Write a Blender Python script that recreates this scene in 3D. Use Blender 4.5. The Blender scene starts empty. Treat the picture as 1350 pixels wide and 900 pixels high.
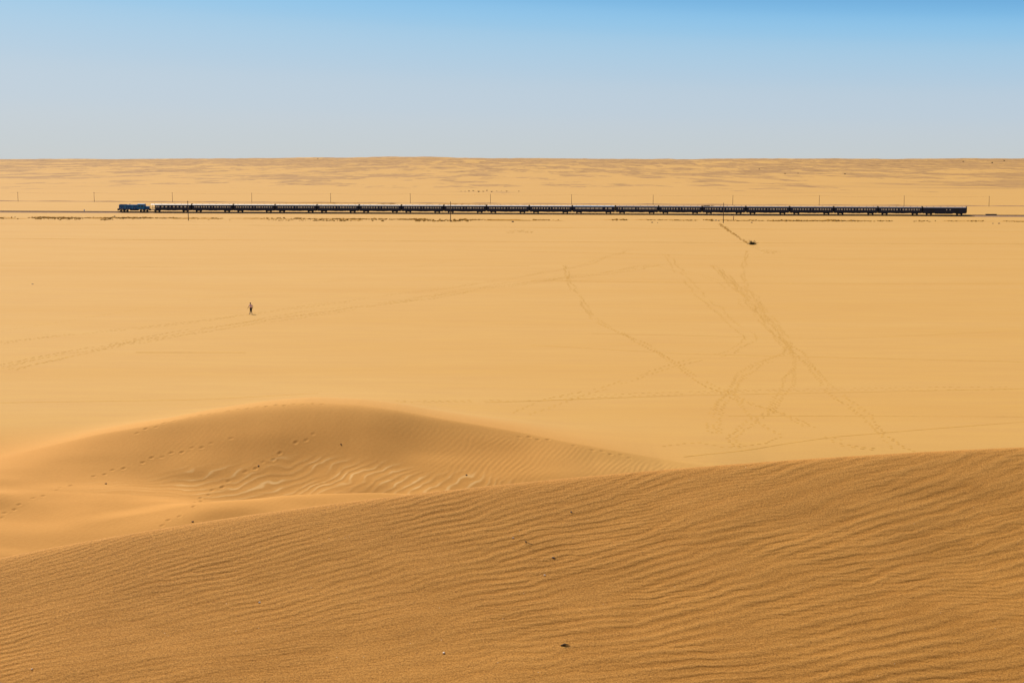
import bpy, bmesh, math, random
import numpy as np
from mathutils import Vector, Matrix
random.seed(7)
R = math.radians
sc = bpy.context.scene
col = sc.collection

# ------------------------------------------------------------------ camera, sky, sun, exposure
CAM_Z = 22.0
F_PX = 1875.0                      # focal length in pixels of the 1350 px wide photograph (50 mm)
cd = bpy.data.cameras.new("camera"); cam = bpy.data.objects.new("camera", cd); col.objects.link(cam)
cd.lens = 50; cd.sensor_width = 36; cd.clip_start = 0.1; cd.clip_end = 40000
PITCH = math.atan(225 / F_PX); ROLL = 0.0021
CM = Matrix.Rotation(R(90) - PITCH, 3, 'X') @ Matrix.Rotation(ROLL, 3, 'Z')
cam.matrix_world = Matrix.Translation((0, 0, CAM_Z)) @ CM.to_4x4()
sc.camera = cam

SUN_EL, SUN_AZ = 43.0, -34.0       # azimuth from +Y (view direction), negative = left
w = bpy.data.worlds.new("World"); sc.world = w; w.use_nodes = True
nt = w.node_tree; nt.nodes.clear()
tc = nt.nodes.new('ShaderNodeTexCoord'); mp = nt.nodes.new('ShaderNodeMapping'); mp.vector_type = 'POINT'
mp.inputs['Scale'].default_value = (1, 1, 1)
nrm = nt.nodes.new('ShaderNodeVectorMath'); nrm.operation = 'NORMALIZE'
sky = nt.nodes.new('ShaderNodeTexSky'); sky.sky_type = 'NISHITA'; sky.sun_disc = False
sky.sun_elevation = R(SUN_EL); sky.sun_rotation = R(SUN_AZ % 360)
sky.air_density = 1.0; sky.dust_density = 3.0; sky.ozone_density = 1.0; sky.altitude = 0
bg = nt.nodes.new('ShaderNodeBackground'); bg.inputs['Strength'].default_value = 0.075
wo = nt.nodes.new('ShaderNodeOutputWorld')
nt.links.new(tc.outputs['Generated'], mp.inputs['Vector']); nt.links.new(mp.outputs['Vector'], nrm.inputs[0])
nt.links.new(nrm.outputs[0], sky.inputs['Vector'])
# dry desert air near the horizon: pale blue-grey at the skyline, quickly deeper blue above, bluer away from the sun
sp_ = nt.nodes.new('ShaderNodeSeparateXYZ'); nt.links.new(tc.outputs['Generated'], sp_.inputs[0])
def wmath(op, a, b_):
    n = nt.nodes.new('ShaderNodeMath'); n.operation = op
    for s_, v_ in ((n.inputs[0], a), (n.inputs[1], b_)):
        if isinstance(v_, float): s_.default_value = v_
        else: nt.links.new(v_, s_)
    return n.outputs[0]
elev = wmath('MULTIPLY', sp_.outputs[2], wmath('ADD', wmath('MULTIPLY', sp_.outputs[0], .45), 1.0))
cr = nt.nodes.new('ShaderNodeValToRGB'); cr.color_ramp.interpolation = 'CARDINAL'
SKY = [(0.0, (5.15, 5.5, 5.6)), (.06, (5.0, 5.5, 5.75)), (.16, (4.6, 5.45, 6.2)), (.27, (4.0, 5.3, 6.5)), (.40, (2.9, 5.0, 6.9)), (.485, (1.85, 4.35, 6.9)), (.57, (1.0, 3.1, 5.8)), (.8, (.5, 1.9, 4.2))]
while len(cr.color_ramp.elements) < len(SKY): cr.color_ramp.elements.new(.5)
for e_, (p_, c_) in zip(cr.color_ramp.elements, SKY): e_.position = p_; e_.color = (*[v_ / 8 for v_ in c_], 1)
nt.links.new(wmath('MULTIPLY', elev, 4.25), cr.inputs[0])
vs = nt.nodes.new('ShaderNodeVectorMath'); vs.operation = 'SCALE'; vs.inputs[3].default_value = 8.7; nt.links.new(cr.outputs[0], vs.inputs[0])
mr = nt.nodes.new('ShaderNodeMapRange'); nt.links.new(sp_.outputs[2], mr.inputs[0]); mr.inputs[1].default_value = .14; mr.inputs[2].default_value = .40; mr.inputs[3].default_value = .06; mr.inputs[4].default_value = 1
mx = nt.nodes.new('ShaderNodeMix'); mx.data_type = 'RGBA'; nt.links.new(mr.outputs[0], mx.inputs[0]); nt.links.new(vs.outputs[0], mx.inputs[6]); nt.links.new(sky.outputs['Color'], mx.inputs[7])
nt.links.new(mx.outputs[2], bg.inputs['Color']); nt.links.new(bg.outputs[0], wo.inputs['Surface'])

sd = bpy.data.lights.new("sun", 'SUN'); sd.energy = 4.2; sd.angle = R(0.53); sd.color = (1.0, 0.94, 0.85)
sun = bpy.data.objects.new("sun", sd); col.objects.link(sun)
sdir = Vector((math.sin(R(SUN_AZ)) * math.cos(R(SUN_EL)), math.cos(R(SUN_AZ)) * math.cos(R(SUN_EL)), math.sin(R(SUN_EL))))
sun.rotation_euler = sdir.to_track_quat('Z', 'Y').to_euler(); sun.location = (0, 0, 200)

sc.view_settings.view_transform = 'Standard'; sc.view_settings.look = 'None'
sc.view_settings.gamma = 1; sc.view_settings.use_curve_mapping = False
sc.view_settings.exposure = 0.50

# ------------------------------------------------------------------ pixel helpers (1350x900 photograph)
CMn = np.array(CM)
def rays(px, py):
    px = np.asarray(px, float); py = np.asarray(py, float)
    d = np.stack([px - 675.0, 450.0 - py, np.full_like(px, -F_PX)], -1)
    d = d @ CMn.T
    return d / d[..., 1:2]                       # unit depth along +Y
def on_plane(px, py, z=0.0):
    d = rays([px], [py])[0]
    t = (z - CAM_Z) / d[2]
    return Vector((d[0] * t, t, z))
def at_depth(px, py, Y):
    d = rays([px], [py])[0]
    return Vector((d[0] * Y, Y, CAM_Z + d[2] * Y))

# ------------------------------------------------------------------ numpy noise
def _hash(ix, iy, seed):
    h = (ix.astype(np.int64) * 374761393 + iy.astype(np.int64) * 668265263 + seed * 974634777) & 0x7fffffff
    h = ((h ^ (h >> 13)) * 1274126177) & 0x7fffffff
    return ((h ^ (h >> 16)) & 0xffff) / 65535.0
def vnoise(x, y, seed=0):
    x = np.asarray(x, float); y = np.asarray(y, float)
    ix = np.floor(x); iy = np.floor(y); fx = x - ix; fy = y - iy
    fx = fx * fx * fx * (fx * (fx * 6 - 15) + 10); fy = fy * fy * fy * (fy * (fy * 6 - 15) + 10)
    a = _hash(ix, iy, seed); b = _hash(ix + 1, iy, seed); c = _hash(ix, iy + 1, seed); d = _hash(ix + 1, iy + 1, seed)
    return (a + (b - a) * fx + (c - a) * fy + (a - b - c + d) * fx * fy) * 2 - 1
def fbm(x, y, octs=4, seed=0, g=0.5):
    s = 0; a = 1; t = 0
    for k in range(octs):
        s = s + a * vnoise(x * 2 ** k + 17.3 * k, y * 2 ** k - 9.1 * k, seed + k); t += a; a *= g
    return s / t
def sstep(a, b, x):
    t = np.clip((x - a) / (b - a), 0, 1); return t * t * (3 - 2 * t)

# wind ripple tile: an anisotropic pattern-forming model, gives wandering crests with forks
def ripple_tile(N=1024, waves=64, steps=70, seed=3, aniso=0.55):
    rng = np.random.default_rng(seed)
    k = np.fft.fftfreq(N) * N / waves
    kr = np.fft.rfftfreq(N) * N / waves
    KY, KX = np.meshgrid(k, kr, indexing='ij')
    k2 = KX ** 2 + KY ** 2
    L = 0.45 - (1 - k2) ** 2 - aniso * KX ** 2 * 1.0
    L = np.maximum(L, -60)
    dt = 0.5
    u = rng.standard_normal((N, N)) * 0.3
    den = 1 / (1 - dt * L)
    for i in range(steps):
        U = np.fft.rfft2(u + dt * (0.35 * u * u - u ** 3))
        U *= den
        u = np.fft.irfft2(U, s=(N, N))
    u = u - u.mean()
    return u / np.std(u)
TILE = ripple_tile()
def sample_tile(a, b, per=64.0):
    """a, b in wavelengths (b across the crests)"""
    N = TILE.shape[0]
    x = (a / per * N) % N; y = (b / per * N) % N
    ix = np.floor(x).astype(int); iy = np.floor(y).astype(int); fx = x - ix; fy = y - iy
    ix %= N; iy %= N; jx = (ix + 1) % N; jy = (iy + 1) % N
    return (TILE[iy, ix] * (1 - fx) + TILE[iy, jx] * fx) * (1 - fy) + (TILE[jy, ix] * (1 - fx) + TILE[jy, jx] * fx) * fy

# ------------------------------------------------------------------ terrain shape
# crest of the near dune
ncp = [(0, 735), (135, 709), (270, 688), (400, 668), (520, 653), (640, 641), (740, 632), (860, 620), (960, 611), (1080, 603.5), (1200, 597), (1350, 589)]
_c = np.array([list(at_depth(px, py, 14.2 + 3.2 * px / 1350)) for px, py in ncp])
_pz = np.polyfit(_c[:, 0], _c[:, 2], 4); _py = np.polyfit(_c[:, 0], _c[:, 1], 3)
_dz = [float(np.polyval(np.polyder(_pz), q)) for q in (-6.2, 7.2)]; _dy = [float(np.polyval(np.polyder(_py), q)) for q in (-6.2, 7.2)]
def near_crest(x):
    xc = np.clip(x, -6.2, 7.2)
    z = np.polyval(_pz, xc); y = np.polyval(_py, xc)
    # the crest runs on smoothly beyond the traced stretch
    lx = np.minimum(x + 6.2, 0); rx = np.maximum(x - 7.2, 0)
    z = z + 6 * np.tanh(lx / 6) * _dz[0] + 5 * np.tanh(rx / 5) * _dz[1]
    y = y + lx * _dy[0] + rx * _dy[1]
    return y, z - 0.006
# crest of the middle dune: pixel, depth
mcp = [(-160, 628, 108), (0, 602, 109.5), (60, 588, 110.5), (130, 571, 111), (200, 559, 111.5), (280, 544, 112.2), (340, 535, 112.8), (400, 530, 113), (470, 532, 113), (520, 539, 112.6), (560, 548, 112.2),
       (640, 562, 111.6), (700, 573, 111), (780, 586, 110), (870, 604, 108.0), (950, 617, 105), (1100, 640, 103)]
_m = np.array([list(at_depth(a, b, c)) for a, b, c in mcp])
def mid_crest(x):
    h = np.interp(x, _m[:, 0], _m[:, 2]); y = np.interp(x, _m[:, 0], _m[:, 1])
    h = (np.interp(x - 1.2, _m[:, 0], _m[:, 2]) + h * 2 + np.interp(x + 1.2, _m[:, 0], _m[:, 2])) / 4
    return y, np.maximum(h, -0.6)

def base_height(x, y):
    x = np.asarray(x, float); y = np.asarray(y, float)
    r = np.hypot(x, y)
    # plain and far country
    z = np.zeros_like(r)
    z = z + 0.12 * vnoise(x / 60, y / 80, 5) * sstep(130, 260, r)
    far = np.clip((r - 1150) / 4850, 0, 1.0) ** 1.55 * 74 - np.clip((r - 6000) / 3500, 0, 1) * 60
    amp = sstep(1100, 5600, r)
    roll = fbm(x / 620, y / 520, 5, 11, 0.52) * 12 * amp + fbm(x / 170, y / 240, 3, 31) * 4.5 * amp + fbm(x / 70, y / 170, 4, 37) * 6.0 * amp
    side = (-3.0 * sstep(-200, 2200, x) - 13.0 * sstep(-500, -2000, x)) * amp
    bumps = 3 * np.exp(-((x + 1850) / 260) ** 2 - ((y - 5600) / 500) ** 2) + 5 * np.exp(-((x + 420) / 220) ** 2 - ((y - 5800) / 500) ** 2)
    z = z + far + roll * np.where(r > 5500, 0.45, 0.45 + 0.55 * (5500 - r) / 4400) * 1.0 + side + bumps
    # middle dune with its hollow
    near = r < 400
    if np.any(near):
        xm = x[near]; ym = y[near]
        yc, hc = mid_crest(xm)
        yc = yc + 0.5 * vnoise(xm / 6, ym * 0, 8)
        d = ym - yc
        lee = hc * np.exp(-np.clip(d, 0, None) ** 2 / (2 * (5.0 + 1.6 * np.clip(hc, 0, 5)) ** 2))          # gentle far side
        hol = -1.25 * sstep(-42, -24, xm) * (1 - sstep(8, 24, xm)) - 0.25
        hol = hol + 0.5 * fbm(xm / 9, ym / 5, 2, 77)
        wid = 9.5 + 0.9 * np.clip(hc, 0, 5)
        t = np.clip(-d / wid, 0, 1)
        top = 0.035 + 0.17 * np.exp(-((xm + 17) / 9) ** 2)
        prof = 1 - (np.sqrt(t * t + top ** 2) - top) / (np.sqrt(1 + top ** 2) - top)
        prof = prof ** 1.3
        face = hol + (hc - hol) * prof
        # low lobe in front with a crisp rim
        u = xm + 11.5 + 2.0 * vnoise(xm / 9, 0 * xm, 4); v = ym - 96.0
        edge = 4.6 - 0.017 * u * u - v
        lobe = 0.9 * sstep(-0.2, 2.6, edge) * np.exp(-(u / 15.0) ** 4)
        face = face + lobe * sstep(86, 93, ym)
        face = face - 0.19 * (np.sqrt(np.clip(98.5 - ym, 0, 14) ** 2 + 4) - 2) * (1 - sstep(10, 40, xm))
        m = np.where(d > 0, lee, face)
        fade = np.where(d > 0, 1.0, 1.0)
        z[near] = z[near] + m * fade
    # near dune
    nn = r < 95
    if np.any(nn):
        xn = x[nn]; yn = y[nn]
        yc, zc = near_crest(xn)
        d = yn - yc
        w = 0.10
        g = np.where(d < 0, 0.365, 0.47) * (np.sqrt(d * d + w * w) - w)
        far_side = zc - g
        # towards the camera: hollow, then up to the viewpoint
        dn = zc - g
        up = CAM_Z - 1.65 - 0.42 * np.clip(np.hypot(xn * 0.35, yn), 0, None)
        k = 0.2
        hh = 0.5 * (dn + up + np.sqrt((dn - up) ** 2 + k * k))
        bl = sstep(-3.0, -1.2, d); hh = far_side * bl + hh * (1 - bl)
        hh = hh + 0.05 * fbm(xn / 2.6 + 3, yn / 1.7, 3, 91) * sstep(0.2, 1.5, -d) + 0.012 * fbm(xn / 0.7, yn / .5, 2, 95) * sstep(.2, 1, -d)
        zz = z[nn]
        s = 0.5 * (hh + zz + np.sqrt((hh - zz) ** 2 + 1.0))          # smooth union with the plain
        z[nn] = np.where(hh > zz + 6, hh, s) * (1 - sstep(80, 95, yn)) + zz * sstep(80, 95, yn)
    return z

def project(px, py, t0=60.0, t1=9000.0, n=900):
    """photo pixels -> points on the terrain"""
    D = rays(px, py); t = np.geomspace(t0, t1, n)
    out = []
    for d in D:
        z = base_height(d[0] * t, t) - (CAM_Z + d[2] * t)
        k = np.argmax(z > 0)
        if z[k] <= 0: k = n - 1
        a, b = t[max(k - 1, 0)], t[k]
        tt = np.linspace(a, b, 12); z = base_height(d[0] * tt, tt) - (CAM_Z + d[2] * tt)
        j = int(np.argmax(z > 0)); out.append((d[0] * tt[j], tt[j]))
    return np.array(out)

# ------------------------------------------------------------------ footprint trails (pixels of each walked line)
def smooth_line(pts, sp):
    pts = np.asarray(pts, float)
    seg = np.r_[0, np.cumsum(np.hypot(*np.diff(pts, axis=0).T))]
    s = np.arange(0, seg[-1], sp)
    return np.stack([np.interp(s, seg, pts[:, 0]), np.interp(s, seg, pts[:, 1])], -1)
TR = [  # (points, strength, parallel walkers, spread m)
 ([(0, 452), (90, 441), (180, 433), (260, 424), (331, 414), (420, 402), (520, 389), (610, 377), (700, 362), (760, 352), (830, 330)], 1.0, 2, 1.3),
 ([(0, 486), (80, 469), (160, 453), (240, 440), (330, 425), (430, 411), (540, 396), (640, 380), (720, 369), (800, 360), (870, 348)], 1.0, 5, 3.5),
 ([(0, 437), (110, 420), (200, 405), (400, 377), (620, 340)], .5, 1, 1),
 ([(745, 350), (750, 372), (765, 395), (782, 420), (812, 435), (850, 455), (890, 478), (935, 508), (975, 528), (1030, 545), (1080, 570), (1120, 588), (1160, 592)], 1.1, 2, 0.7),
 ([(878, 335), (900, 365), (930, 395), (965, 425), (985, 438), (990, 447), (960, 465), (915, 475), (870, 488), (800, 510), (740, 526), (680, 546)], .9, 2, 1.5),
 ([(940, 350), (975, 385), (1000, 415), (1035, 455), (1038, 465), (1000, 480), (980, 495), (965, 515), (945, 535), (937, 555), (950, 575)], .9, 3, 1.0),
 ([(950, 355), (990, 395), (1015, 430), (1048, 462), (1080, 495), (1110, 525), (1140, 548), (1165, 575), (1185, 592), (1215, 600)], 1.1, 2, 0.9),
 ([(985, 330), (978, 362), (985, 378), (1010, 410), (1040, 450), (1048, 480), (1040, 505), (1020, 530), (1018, 542), (990, 555), (962, 578), (975, 590)], .9, 2, 0.6),
 ([(965, 515), (975, 535), (990, 550), (1010, 565), (1030, 575), (1010, 585), (960, 590), (920, 583), (865, 588)], .9, 1, .5),
 ([(520, 529), (600, 529), (700, 527), (800, 522), (900, 518), (1000, 515), (1100, 513), (1200, 512), (1340, 512)], .7, 2, 1.2),
 ([(860, 350), (930, 365), (960, 375), (990, 408)], .6, 2, 2),
]
MIDTR = [  # on the middle dune, carved into it
 [(0, 682), (20, 669), (45, 657), (80, 643), (120, 630), (160, 617), (205, 603), (260, 590), (310, 578)],
 [(212, 692), (235, 680), (255, 666), (275, 650), (305, 634), (338, 615), (365, 602), (390, 585), (425, 568)],
 [(685, 575), (720, 580), (755, 586), (800, 597), (838, 604)],
 [(180, 570), (240, 551), (300, 541), (360, 534), (430, 532)],
]
prints = []
rng = np.random.default_rng(5)
for pts, st, nw, spread in TR:
    pp = smooth_line(pts, 6.0)
    gp = project(pp[:, 0], pp[:, 1], 90, 900, 300)
    for k in range(nw):
        off = (k - (nw - 1) / 2) * spread / max(nw - 1, 1) if nw > 1 else 0
        line = smooth_line(gp, 0.72)
        tg = np.gradient(line, axis=0); tg /= np.maximum(np.hypot(*tg.T)[:, None], 1e-6)
        nr = np.stack([-tg[:, 1], tg[:, 0]], -1)
        wob = off + 0.5 * fbm(np.arange(len(line)) / 14.0 + 50 * k, np.zeros(len(line)), 3, 60 + k) * max(spread, 1)
        line = line + nr * (wob[:, None] + (np.arange(len(line)) % 2 * 2 - 1)[:, None] * 0.10 + rng.normal(0, .06, (len(line), 1)))
        fadev = vnoise(np.arange(len(line)) / 9.0, np.full(len(line), 3.0 * k), 66)
        for (x, y), (tx, ty), f in zip(line, tg, fadev):
            if rng.random() < 0.9 and f > -0.75:
                prints.append((x, y, tx, ty, st * (0.75 + 0.35 * f)))
carved = []
for pts in MIDTR:
    pp = smooth_line(pts, 4.0); gp = project(pp[:, 0], pp[:, 1], 80, 160, 500)
    line = smooth_line(gp, 0.75); tg = np.gradient(line, axis=0); tg /= np.maximum(np.hypot(*tg.T)[:, None], 1e-6)
    for i, ((x, y), (tx, ty)) in enumerate(zip(line, tg)):
        s = (i % 2 * 2 - 1) * 0.13
        if rng.random() < .85: carved.append((x - ty * s, y + tx * s, tx, ty, rng.uniform(.55, 1.15)))

# ------------------------------------------------------------------ ground sheets (one polar grid, cut in three)
ang_in = np.linspace(-R(22.5), R(22.5), 1300)
ang_out = np.linspace(R(22.5), R(80), 70)[1:]
ANG = np.concatenate([-ang_out[::-1], ang_in, ang_out])
rows = [np.linspace(0.6, 10.2, 60)[:-1], np.linspace(10.2, 18.6, 820)[:-1], np.linspace(18.6, 92, 90)[:-1], np.linspace(92, 120, 330)[:-1],
        np.geomspace(120, 600, 240)[:-1], np.geomspace(600, 1500, 90)[:-1], np.geomspace(1500, 9500, 330)]
RAD = np.concatenate(rows)

def ripple_near(x, y):
    kap = 0.078; phi = R(-8)
    p = ((x - 0.5) + 1j * (y - 14.5)) * np.exp(1j * phi)
    q = (1 - np.exp(-kap * p)) / kap                       # conformal: crests widen and swing to the right
    th = R(-17)
    q = q * np.exp(1j * th) / 0.100
    q = q + 0.5 * vnoise(x / 1.2, y / 1.2, 21) + 1j * (0.7 * vnoise(x / 1.7 + 7, y / 1.1, 22) + .16 * vnoise(x / .28, y / .16, 27))
    a, b = q.real * 0.62, q.imag
    h = sample_tile(a, b)
    h = np.tanh(h * .8) * 1.0
    h2 = sample_tile(a * .40 + 11, b * 0.44 + 5)
    h = h * (0.62 + 0.5 * vnoise(x / 0.8, y / 0.5, 24)) + (0.24 + .10 * sstep(-3, 4, x)) * h2
    m = 0.5 + 0.5 * vnoise(x / 0.7 + 5, y / 0.45, 23)
    q2 = q * np.exp(1j * R(9)) * 2.1
    f = sample_tile(q2.real * 0.8 + 9, q2.imag + 4)
    rg_ = fbm(x / .22, y / .12, 3, 28)
    return h + 0.34 * f * m + .34 * rg_

def build_ground():
    r = RAD[:, None]; a = ANG[None, :]
    X = np.broadcast_to(r * np.sin(a), (len(RAD), len(ANG))).copy(); Y = np.broadcast_to(r * np.cos(a), X.shape).copy()
    Z = base_height(X.ravel(), Y.ravel()).reshape(X.shape)
    tone = np.zeros_like(Z); lite = np.zeros_like(Z)
    # --- near ripples, real relief, leaning down-wind
    rs = np.where((RAD > 10.2) & (RAD < 19))[0]; sl = slice(rs[0], rs[-1] + 1)
    xs, ys = X[sl], Y[sl]
    h = ripple_near(xs, ys)
    amp = 0.0018 * sstep(10.2, 10.8, np.hypot(xs, ys)) * (1 - sstep(18.0, 19, np.hypot(xs, ys)))
    lam = np.exp(0.078 * (xs - .5)); amp = amp * np.clip(lam, 0.72, 1.0)
    Z[sl] += h * amp
    X[sl] += -0.25 * h * amp * 1.0; Y[sl] += -2.0 * h * amp
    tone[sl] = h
    # --- middle dune ripples and footprints
    rs = np.where((RAD > 92) & (RAD < 124))[0]; sl = slice(rs[0], rs[-1] + 1)
    xs, ys = X[sl], Y[sl]
    yc, hc = mid_crest(xs); d = ys - yc
    below = sstep(0.3, 2.0, -d)
    # broad light-crested ripples in the hollow
    band = np.exp(-((xs + 11) / 16.0) ** 4) * sstep(-13.0, -10.5, d) * (1 - sstep(-8.5, -6.6, d + 0.6 * vnoise(xs / 3, ys / 3, 3)))
    u = xs + 11.5 + 2.0 * vnoise(xs / 9, 0 * xs, 4); v = ys - 96.0
    edge = 4.6 - 0.017 * u * u - v
    band = band * (1 - sstep(-0.3, 0.5, edge))
    pz = (xs + 14) + 1j * (ys - 103.5); kp = 0.032
    qz = (np.exp(-1j * kp * pz) - 1) / (-1j * kp) * np.exp(-1j * R(36))
    qa, qb = qz.real, qz.imag
    qb = qb + .5 * vnoise(xs / 2.3, ys / 1.7, 10) + .16 * vnoise(xs / .7, ys / .6, 16)
    wv = sample_tile(qa / 2.1 + 4 + .3 * vnoise(xs / 2, ys / 2, 9), qb / .72)
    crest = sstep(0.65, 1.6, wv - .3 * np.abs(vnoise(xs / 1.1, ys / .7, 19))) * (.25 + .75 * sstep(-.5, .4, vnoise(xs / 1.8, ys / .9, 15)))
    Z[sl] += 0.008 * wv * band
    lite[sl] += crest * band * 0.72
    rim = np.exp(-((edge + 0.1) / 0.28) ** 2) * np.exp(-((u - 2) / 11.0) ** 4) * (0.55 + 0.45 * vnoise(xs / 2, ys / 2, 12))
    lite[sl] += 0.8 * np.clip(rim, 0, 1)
    # fine ripples right of it and over the slip face
    th = R(62)
    qa = (xs * np.cos(th) + ys * np.sin(th)); qb = (-xs * np.sin(th) + ys * np.cos(th))
    fr = sample_tile(qa / 0.7, qb / 0.42 + 0.3 * vnoise(xs / 2, ys / 2, 13))
    fm = below * (0.25 + 0.75 * sstep(-9, 0, xs)) * (0.6 + 0.4 * vnoise(xs / 4, ys / 2, 14)) * (1 - band)
    Z[sl] += 0.0075 * fr * fm
    for (px, py, tx, ty, s) in carved:
        rr = math.hypot(px, py)
        if not 92.5 < rr < 119: continue
        i0 = np.searchsorted(RAD, rr - .7); i1 = np.searchsorted(RAD, rr + .7)
        aa = math.atan2(px, py); j0 = np.searchsorted(ANG, aa - .008); j1 = np.searchsorted(ANG, aa + .008)
        dx = X[i0:i1, j0:j1] - px; dy = Y[i0:i1, j0:j1] - py
        al = dx * tx + dy * ty; ac = -dx * ty + dy * tx
        q = np.sqrt((al / 0.17) ** 2 + (ac / 0.13) ** 2)
        Z[i0:i1, j0:j1] += s * (-0.055 * np.exp(-q ** 2) + 0.015 * np.exp(-((q - 1.7) / .5) ** 2))
    # --- tone of the ground itself: gravel and dark heavy sand far away (blobs at their places)
    def blob(cx, cy, wx, wy, rot=0.0, amt=1.0):
        g = on_plane(cx, cy) if cy > 262 else None
        if g is None:
            gx, gy = project([cx], [cy], 300, 9000, 1500)[0]
        else: gx, gy = g.x, g.y
        return gx, gy, wx, wy, rot, amt
    blobs = [blob(1200, 243, 55, 90, -.10, .9), blob(1270, 248, 80, 40, -.06, .7), blob(1040, 245, 70, 50, -.05, .55), blob(1060, 254, 50, 22, 0, .45),
             blob(640, 253, 45, 20, 0, .5), blob(110, 246, 90, 35, 0, .3), blob(60, 249, 50, 25, 0, .3), blob(900, 232, 60, 60, 0, .5), blob(1000, 225, 110, 110, 0, .6),
             blob(1070, 246, 90, 30, 0, .4)]
    rs = np.where(RAD > 900)[0]; sl = slice(rs[0], len(RAD))
    xs, ys = X[sl], Y[sl]; t = np.zeros_like(xs)
    for gx, gy, wx, wy, rot, amt in blobs:
        dx = xs - gx; dy = (ys - gy)
        dd = (dx / wx) ** 2 + ((dy - rot * dx * 3) / wy) ** 2
        t += amt * np.exp(-dd) * (0.8 + .5 * fbm(xs / 18, ys / 30, 3, 41))
    rr = np.hypot(xs, ys)
    gr = fbm(xs / 62, ys / 230, 6, 51, .68) + .22 * vnoise(xs / 420, ys / 800, 57)
    thr = np.interp(rr, [1200, 1900, 2600, 4200, 6500], [.58, .20, -.10, -.30, -.50]) - 0.12 * sstep(.05, .3, xs / rr) + .08 * sstep(-.1, -.3, xs / rr) * 0
    t += 0.9 * sstep(thr, thr + .26, gr)
    # pale tracks and washes over it
    wsh = 1 - np.abs(fbm(xs / 260 + 3, ys / 300, 3, 61)) * 6
    t -= 0.5 * sstep(0.3, 1, wsh) * sstep(1500, 2500, rr)
    tone[sl] = np.clip(t, 0, 1.2)
    P = np.stack([X, Y, Z], -1)
    return P, tone, lite

P, TONE, LITE = build_ground()
def grid_object(name, i0, i1, mat):
    p = P[i0:i1]; nr, nc = p.shape[:2]
    me = bpy.data.meshes.new(name)
    me.vertices.add(nr * nc); me.vertices.foreach_set('co', p.reshape(-1).astype(np.float32))
    idx = np.arange(nr * nc).reshape(nr, nc)
    f = np.stack([idx[:-1, :-1], idx[:-1, 1:], idx[1:, 1:], idx[1:, :-1]], -1).reshape(-1, 4)[:, ::-1]
    nf = len(f)
    me.loops.add(nf * 4); me.loops.foreach_set('vertex_index', f.reshape(-1).astype(np.int32))
    me.polygons.add(nf); me.polygons.foreach_set('loop_start', (np.arange(nf) * 4).astype(np.int32))
    me.polygons.foreach_set('use_smooth', np.ones(nf, bool))
    me.update(calc_edges=True)
    for nm, arr in (('tone', TONE), ('lite', LITE)):
        at = me.attributes.new(nm, 'FLOAT', 'POINT'); at.data.foreach_set('value', arr[i0:i1].reshape(-1).astype(np.float32))
    me.materials.append(mat)
    o = bpy.data.objects.new(name, me); col.objects.link(o); o['kind'] = 'structure'
    return o

# ------------------------------------------------------------------ materials
def new_mat(name):
    m = bpy.data.materials.new(name); m.use_nodes = True
    return m, m.node_tree, m.node_tree.nodes['Principled BSDF']
def N(nt, typ, **kw):
    n = nt.nodes.new(typ)
    for k, v in kw.items(): setattr(n, k, v)
    return n
def noise(nt, vec, scale, detail=4, rough=.55):
    n = N(nt, 'ShaderNodeTexNoise'); n.inputs['Scale'].default_value = scale; n.inputs['Detail'].default_value = detail; n.inputs['Roughness'].default_value = rough
    nt.links.new(vec, n.inputs['Vector']); return n.outputs['Fac']
def mapping(nt, vec, s):
    n = N(nt, 'ShaderNodeMapping'); n.inputs['Scale'].default_value = s; nt.links.new(vec, n.inputs['Vector']); return n.outputs['Vector']
def ramp(nt, fac, a, b, lo=0.0, hi=1.0):
    n = N(nt, 'ShaderNodeMapRange'); n.inputs['From Min'].default_value = a; n.inputs['From Max'].default_value = b
    n.inputs['To Min'].default_value = lo; n.inputs['To Max'].default_value = hi
    nt.links.new(fac, n.inputs['Value']); return n.outputs['Result']
def mixc(nt, fac, a, b, mode='MIX'):
    n = N(nt, 'ShaderNodeMix', data_type='RGBA', blend_type=mode)
    if isinstance(fac, float): n.inputs['Factor'].default_value = fac
    else: nt.links.new(fac, n.inputs['Factor'])
    for s, v in ((n.inputs[6], a), (n.inputs[7], b)):
        if isinstance(v, tuple): s.default_value = (*v, 1)
        else: nt.links.new(v, s)
    return n.outputs[2]
def attr(nt, name):
    n = N(nt, 'ShaderNodeAttribute', attribute_name=name); return n.outputs['Fac']
def bump(nt, bsdf, h, strength, dist, prev=None):
    n = N(nt, 'ShaderNodeBump'); n.inputs['Strength'].default_value = strength; n.inputs['Distance'].default_value = dist
    nt.links.new(h, n.inputs['Height'])
    if prev is not None: nt.links.new(prev, n.inputs['Normal'])
    nt.links.new(n.outputs['Normal'], bsdf.inputs['Normal']); return n.outputs['Normal']

SAND_PLAIN = (0.484, 0.283, 0.077)
SAND_PLAIN2 = (0.466, 0.258, 0.059)
SAND_NEAR = (0.430, 0.205, 0.046)
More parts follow.
